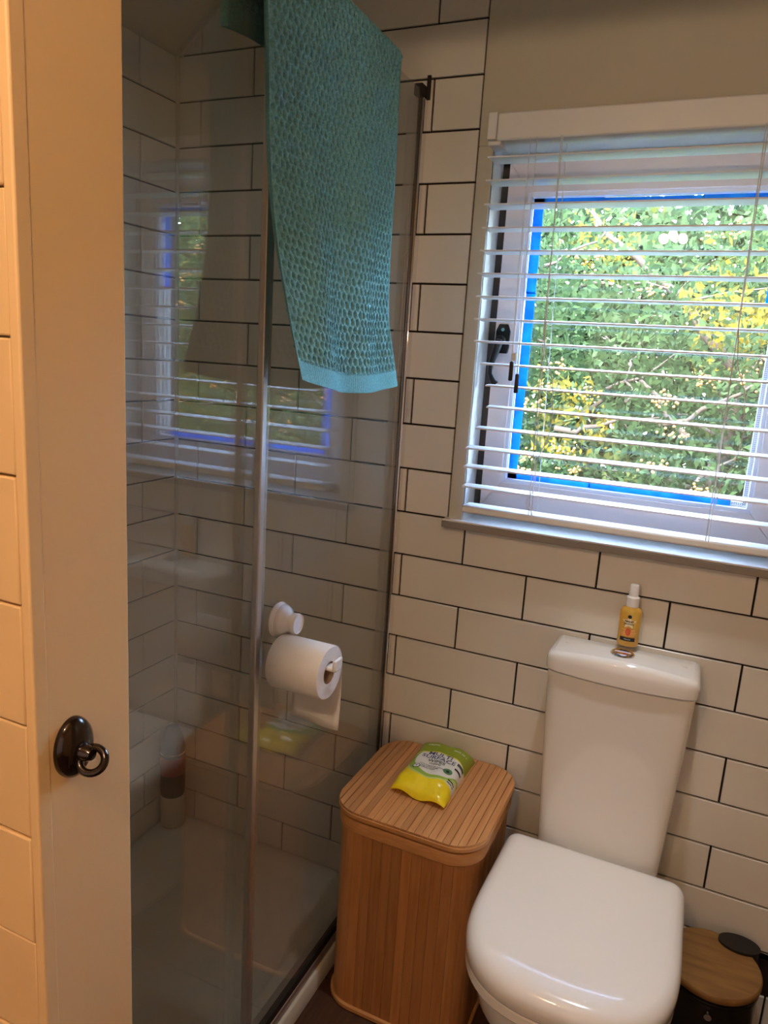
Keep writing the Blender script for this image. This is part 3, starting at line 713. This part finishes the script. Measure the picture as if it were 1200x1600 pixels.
def pack_mat():
    m = mat('wipes film', (236, 214, 40), rough=0.22, spec=0.6); nt = m.node_tree; n = nt.nodes; L = nt.links; b = n['Principled BSDF']
    tc = n.new('ShaderNodeTexCoord'); sx = n.new('ShaderNodeSeparateXYZ'); L.new(tc.outputs['Object'], sx.inputs[0])
    def mth(op, a, b_=None, c=None):
        q = n.new('ShaderNodeMath'); q.operation = op
        for i, w in enumerate((a, b_, c)):
            if w is None: continue
            if isinstance(w, (int, float)): q.inputs[i].default_value = w
            else: L.new(w, q.inputs[i])
        return q.outputs[0]
    def mix(f, a, b_):
        q = n.new('ShaderNodeMix'); q.data_type = 'RGBA'; L.new(f, q.inputs[0])
        for i, w in ((6, a), (7, b_)):
            if isinstance(w, tuple): q.inputs[i].default_value = (*lin(w), 1)
            else: L.new(w, q.inputs[i])
        return q.outputs[2]
    x, y = sx.outputs[0], sx.outputs[1]
    dx = mth('SUBTRACT', x, .172); dy = mth('SUBTRACT', y, -.133)
    # boundary of the green back end is a shallow arc
    arc = mth('SUBTRACT', y, mth('MULTIPLY_ADD', mth('MULTIPLY', dx, dx), -5.0, -.088))
    rr = mth('SQRT', mth('ADD', mth('MULTIPLY', dx, dx), mth('MULTIPLY', mth('MULTIPLY', dy, dy), 1.0)))
    col = mix(mth('GREATER_THAN', mth('ADD', y, mth('MULTIPLY', dx, .45)), -.170), (240, 214, 30), (226, 226, 210))
    col = mix(mth('LESS_THAN', rr, .066), col, (196, 214, 130))
    col = mix(mth('LESS_THAN', rr, .061), col, (150, 186, 70))
    col = mix(mth('LESS_THAN', mth('SQRT', mth('ADD', mth('MULTIPLY', mth('ADD', dx, -.006), mth('ADD', dx, -.006)), mth('MULTIPLY', mth('ADD', dy, -.006), mth('ADD', dy, -.006)))), .056), col, (228, 230, 226))
    col = mix(mth('GREATER_THAN', arc, -.004), col, (226, 216, 90))
    col = mix(mth('GREATER_THAN', arc, 0), col, (140, 160, 34))
    L.new(col, b.inputs['Base Color']); return m
obj('film', MB().add(V, F), pack_mat(), pk, smooth=50)
def on_pack(vs2, cx, cy, off=.0007):
    out = []
    for x, y, *_ in vs2:
        X, Y = cx + x, cy + y; u = (X - PX0) / (PX1 - PX0); v = (Y - PY0) / (PY1 - PY0); out.append((X, Y, BZ + pz(.5 + (u - .5) / .95, v) + off))
    return out
for s_, sz_, cy, m_, cx in (('MULTI', .0205, -.1005, M_navy, .170), ('SURFACE', .0195, -.1165, M_navy, .171), ('WIPES', .0150, -.1315, M_black, .171), ('CLEANS', .0075, -.1425, M_black, .171),
                            ('CUTS THROUGH GREASE', .0052, -.1525, M_black, .168), ('AND LIFTS GRIME', .0052, -.1585, M_black, .164), ('LEMON FRESH', .0052, -.1645, M_black, .162), ('PACK OF 60', .0065, -.066, M_white, .208), ('STRONG', .007, -.062, M_white, .140)):
    v, f = text_mesh(s_, sz_, sz_ * .012); obj('print_lettering', MB().add(on_pack(v, cx, cy), f), m_, pk)
m_pic = mat('side picture print', (70, 86, 92), rough=.5)
for y_, h_, m_ in ((-.112, .010, m_pic), (-.132, .006, M_black), (-.176, .004, M_black), (-.184, .003, M_black)):
    v, f = band(-.010, .004, -h_ / 2, h_ / 2, 6); obj('print_panel', MB().add(on_pack(v, .2245, y_, .0008), f), m_, pk)
def circ(r, n=20): return [(0, 0)] + [(r * math.cos(2 * math.pi * k / n), r * math.sin(2 * math.pi * k / n)) for k in range(n)], [(0, 1 + k, 1 + (k + 1) % n) for k in range(n)]
v, f = circ(.0105); m_gr = mat('green badge', (80, 134, 92), rough=0.5); obj('print_badge', MB().add(on_pack(v, .205, -.152, .0006), f), m_gr, pk)
v, f = circ(.004); obj('print_badge', MB().add(on_pack(v, .205, -.152, .0009), f), M_black, pk)
v, f = circ(.0085); obj('print_badge', MB().add(on_pack(v, .136, -.166, .0006), f), M_black, pk)
v, f = circ(.0066); obj('print_badge', MB().add(on_pack(v, .136, -.166, .0009), f), M_white, pk)
v, f = text_mesh('V', .009, .0003); obj('print_badge', MB().add(on_pack(v, .136, -.166, .0012), f), M_black, pk)

# ------------------------------------------------------------------ pedal bin
bin_ = thing('bathroom_bin', (.772, -.125, 0), 'small black round bin with wooden lid beside the toilet', 'bin')
bcx, bcy, bz_ = .779, -.122, .262
obj('body', MB().lathe([(.082, 0), (.086, .004), (.088, bz_ - .026), (.086, bz_ - .024)], (bcx, bcy, 0), 48), M_binb, bin_, smooth=40)
obj('rim', MB().lathe([(.0885, bz_ - .030), (.0905, bz_ - .028), (.0905, bz_ - .022), (.088, bz_ - .020)], (bcx, bcy, 0), 48), M_blk, bin_, smooth=40)
obj('lid', MB().lathe([(.090, bz_ - .016), (.0925, bz_ - .013), (.0925, bz_ - .003), (.090, bz_), (.05, bz_ + .0005)], (bcx, bcy, 0), 64), M_binw, bin_, smooth=40)
obj('hinge_cover', MB().loft([[(bcx + .050 + .040 * math.cos(2 * math.pi * k / 32), bcy + .072 + .026 * math.sin(2 * math.pi * k / 32), z) for k in range(32)] for z in (bz_ - .03, bz_ + .003, bz_ + .006)]), M_binb, bin_, smooth=40)
obj('handle_pivot', MB().lathe([(.007, -.0), (.007, .008), (.004, .010)], (bcx - .0, bcy - .098, bz_ - .045), 14, 'y'), M_chrome, bin_, smooth=40)

# ------------------------------------------------------------------ door catch on the jamb
dk = thing('thumb_turn', (.160, -1.137, 1.053), 'dark bronze oval rose with a ring pull on the cream door jamb', 'door handle')
ky, kz = -1.137, 1.053
obj('rose', MB().loft([[(.160 + h, ky + r * .0205 * math.cos(2 * math.pi * k / 40), kz + r * .0285 * math.sin(2 * math.pi * k / 40)) for k in range(40)] for r, h in ((1, 0), (1, .003), (.93, .0065), (.75, .0095), (.4, .0115), (.1, .012))]), M_bronze, dk, smooth=50)
rg = MB(); ringc = Vector((.1805, ky + .003, kz - .009)); e1 = Vector((.95, .20, -.146)).normalized(); e2 = Vector((.25, -.75, .60)).cross(e1).normalized()
NR = 28
pts = [ringc + e1 * (.0115 * math.cos(2 * math.pi * k / NR)) + e2 * (.0110 * math.sin(2 * math.pi * k / NR)) for k in range(NR)]
rings = []
for k in range(NR):
    t = (pts[(k + 1) % NR] - pts[k - 1]).normalized(); nrm = e1.cross(e2).normalized(); b_ = t.cross(nrm)
    rings.append([pts[k] + (nrm * math.cos(2 * math.pi * q / 10) + b_ * math.sin(2 * math.pi * q / 10)) * 0.0036 for q in range(10)])
rg.loft(rings + [rings[0]], cap0=False, cap1=False)
obj('ring_pull', rg, M_bronze, dk, smooth=80)
obj('spindle', MB().lathe([(.008, .170), (.007, .178), (.005, .182)], (0, ky + .002, kz - .003), 16, 'x'), M_bronze, dk, smooth=50)

# ------------------------------------------------------------------ garden outside
obj('ground', MB().box(-14, 14, .3, 24, -.9, -.8), M_grass)['kind'] = 'structure'
sbox('wall_outside', M_ext, -3, 3, .25, .27, -.8, 1.0)
def leaves(n, fn, smin, smax):
    C = fn(n); s = rng.uniform(smin, smax, n); th = rng.uniform(0, 2 * np.pi, n); ph = rng.normal(0, .8, n); ro = rng.uniform(-1.57, 1.57, n)
    d = np.stack([np.cos(th) * np.cos(ph), np.sin(th) * np.cos(ph), np.sin(ph)], 1)
    w = np.cross(d, np.array([0, 0, 1.0])); w /= np.linalg.norm(w, axis=1)[:, None] + 1e-9; u = np.cross(w, d)
    w = w * np.cos(ro)[:, None] + u * np.sin(ro)[:, None]; u = np.cross(w, d)
    S = s[:, None]
    P = np.stack([C - d * S * .5, C - d * S * .05 + w * S * .24 + u * S * .06, C + d * S * .5, C - d * S * .05 - w * S * .24 + u * S * .06], 1)
    return P.reshape(-1, 3), n
def leaf_obj(name, n, fn, smin, smax, m, parent, yfrac):
    P, k = leaves(n, fn, smin, smax); F = np.arange(4 * k).reshape(-1, 4)
    me = bpy.data.meshes.new(name); me.vertices.add(4 * k); me.vertices.foreach_set('co', P.ravel())
    me.loops.add(4 * k); me.loops.foreach_set('vertex_index', F.ravel().astype(np.int32)); me.polygons.add(k)
    me.polygons.foreach_set('loop_start', np.arange(0, 4 * k, 4, dtype=np.int32)); me.polygons.foreach_set('loop_total', np.full(k, 4, np.int32))
    me.update(); me.validate()
    C = P.reshape(-1, 4, 3).mean(1)
    t = np.clip(.35 + .18 * rng.normal(size=k) + .20 * np.sin(C[:, 0] * 2.9 + 1.1) * np.sin(C[:, 2] * 3.3 + .4), 0, .74)
    yel = (np.sin(C[:, 0] * 4.1 + 2.2) * np.sin(C[:, 2] * 4.7 + C[:, 1]) > .55) & (rng.random(k) < yfrac); t[yel] = rng.uniform(.85, 1, yel.sum())
    at = me.attributes.new('tone', 'FLOAT', 'POINT'); at.data.foreach_set('value', np.repeat(t, 4).astype(np.float32))
    me.materials.append(m); o = bpy.data.objects.new(name, me); COL.objects.link(o); o['kind'] = 'stuff'
    if parent is not None: put(o, parent)
    return o
tree = thing('berry_tree', (.9, 3.4, -.8), 'leafy green tree with yellowing leaves and berry clusters just outside the window', 'tree')
br_ = MB()
def limb(p, q, r0, r1, wob=.06, n=7):
    p, q = Vector(p), Vector(q); pts = [p + (q - p) * (i / n) + (Vector((random.uniform(-wob, wob), random.uniform(-wob, wob), random.uniform(-wob, wob))) if 0 < i < n else Vector()) for i in range(n + 1)]
    br_.tube(pts, [r0 + (r1 - r0) * i / n for i in range(n + 1)], 7); return pts
trunk = limb((.35, 3.7, -.8), (.75, 3.5, 1.3), .075, .05)
limb((.75, 3.5, 1.3), (1.5, 3.2, 2.9), .05, .02)
limb((.75, 3.5, 1.3), (-.3, 3.3, 2.4), .04, .012)
for _ in range(46):
    a = trunk[random.randint(3, 7)] if random.random() < .3 else Vector((random.uniform(-.8, 2.6), random.uniform(2.6, 3.7), random.uniform(.8, 2.0)))
    limb(a, a + Vector((random.uniform(-.7, .7), random.uniform(-.5, .4), random.uniform(-.05, .7))), random.uniform(.008, .02), .004, .04, 6)
obj('branches', br_, M_bark, tree, smooth=60)
cl_c = np.stack([rng.uniform(-1.4, 4.6, 420), rng.uniform(2.3, 3.8, 420), rng.uniform(-.4, 2.2, 420)], 1)
leaf_obj('foliage', 75000, lambda n: cl_c[rng.integers(0, 420, n)] + rng.normal(0, .17, (n, 3)), .034, .064, M_leaf, tree, .8)
bc = MB()
ico = [(0, 0, 1), (.894, 0, .447), (.276, .851, .447), (-.724, .526, .447), (-.724, -.526, .447), (.276, -.851, .447), (.724, .526, -.447), (-.276, .851, -.447), (-.894, 0, -.447), (-.276, -.851, -.447), (.724, -.526, -.447), (0, 0, -1)]
icf = [(0, 1, 2), (0, 2, 3), (0, 3, 4), (0, 4, 5), (0, 5, 1), (1, 6, 2), (2, 7, 3), (3, 8, 4), (4, 9, 5), (5, 10, 1), (6, 7, 2), (7, 8, 3), (8, 9, 4), (9, 10, 5), (10, 6, 1), (6, 11, 7), (7, 11, 8), (8, 11, 9), (9, 11, 10), (10, 11, 6)]
for _ in range(70):
    c = Vector((random.uniform(-.6, 3.2), random.uniform(2.2, 2.7), random.uniform(.7, 2.3)))
    for _ in range(16):
        p = c + Vector((random.gauss(0, .035), random.gauss(0, .03), random.gauss(0, .02))); bc.add([(p.x + x * .008, p.y + y * .008, p.z + z * .008) for x, y, z in ico], icf)
tag(obj('berries', bc, M_berry, tree, smooth=80), kind='stuff')
hedge = leaf_obj('garden_hedge', 62000, lambda n: np.stack([rng.uniform(-4, 9, n), rng.uniform(5.9, 7.0, n) , rng.uniform(-.8, 3.0, n)], 1) + rng.normal(0, .2, (n, 3)), .12, .22, M_leaf2, None, .35)
tag(hedge, 'tall pale green hedge filling the view behind the berry tree', 'hedge')
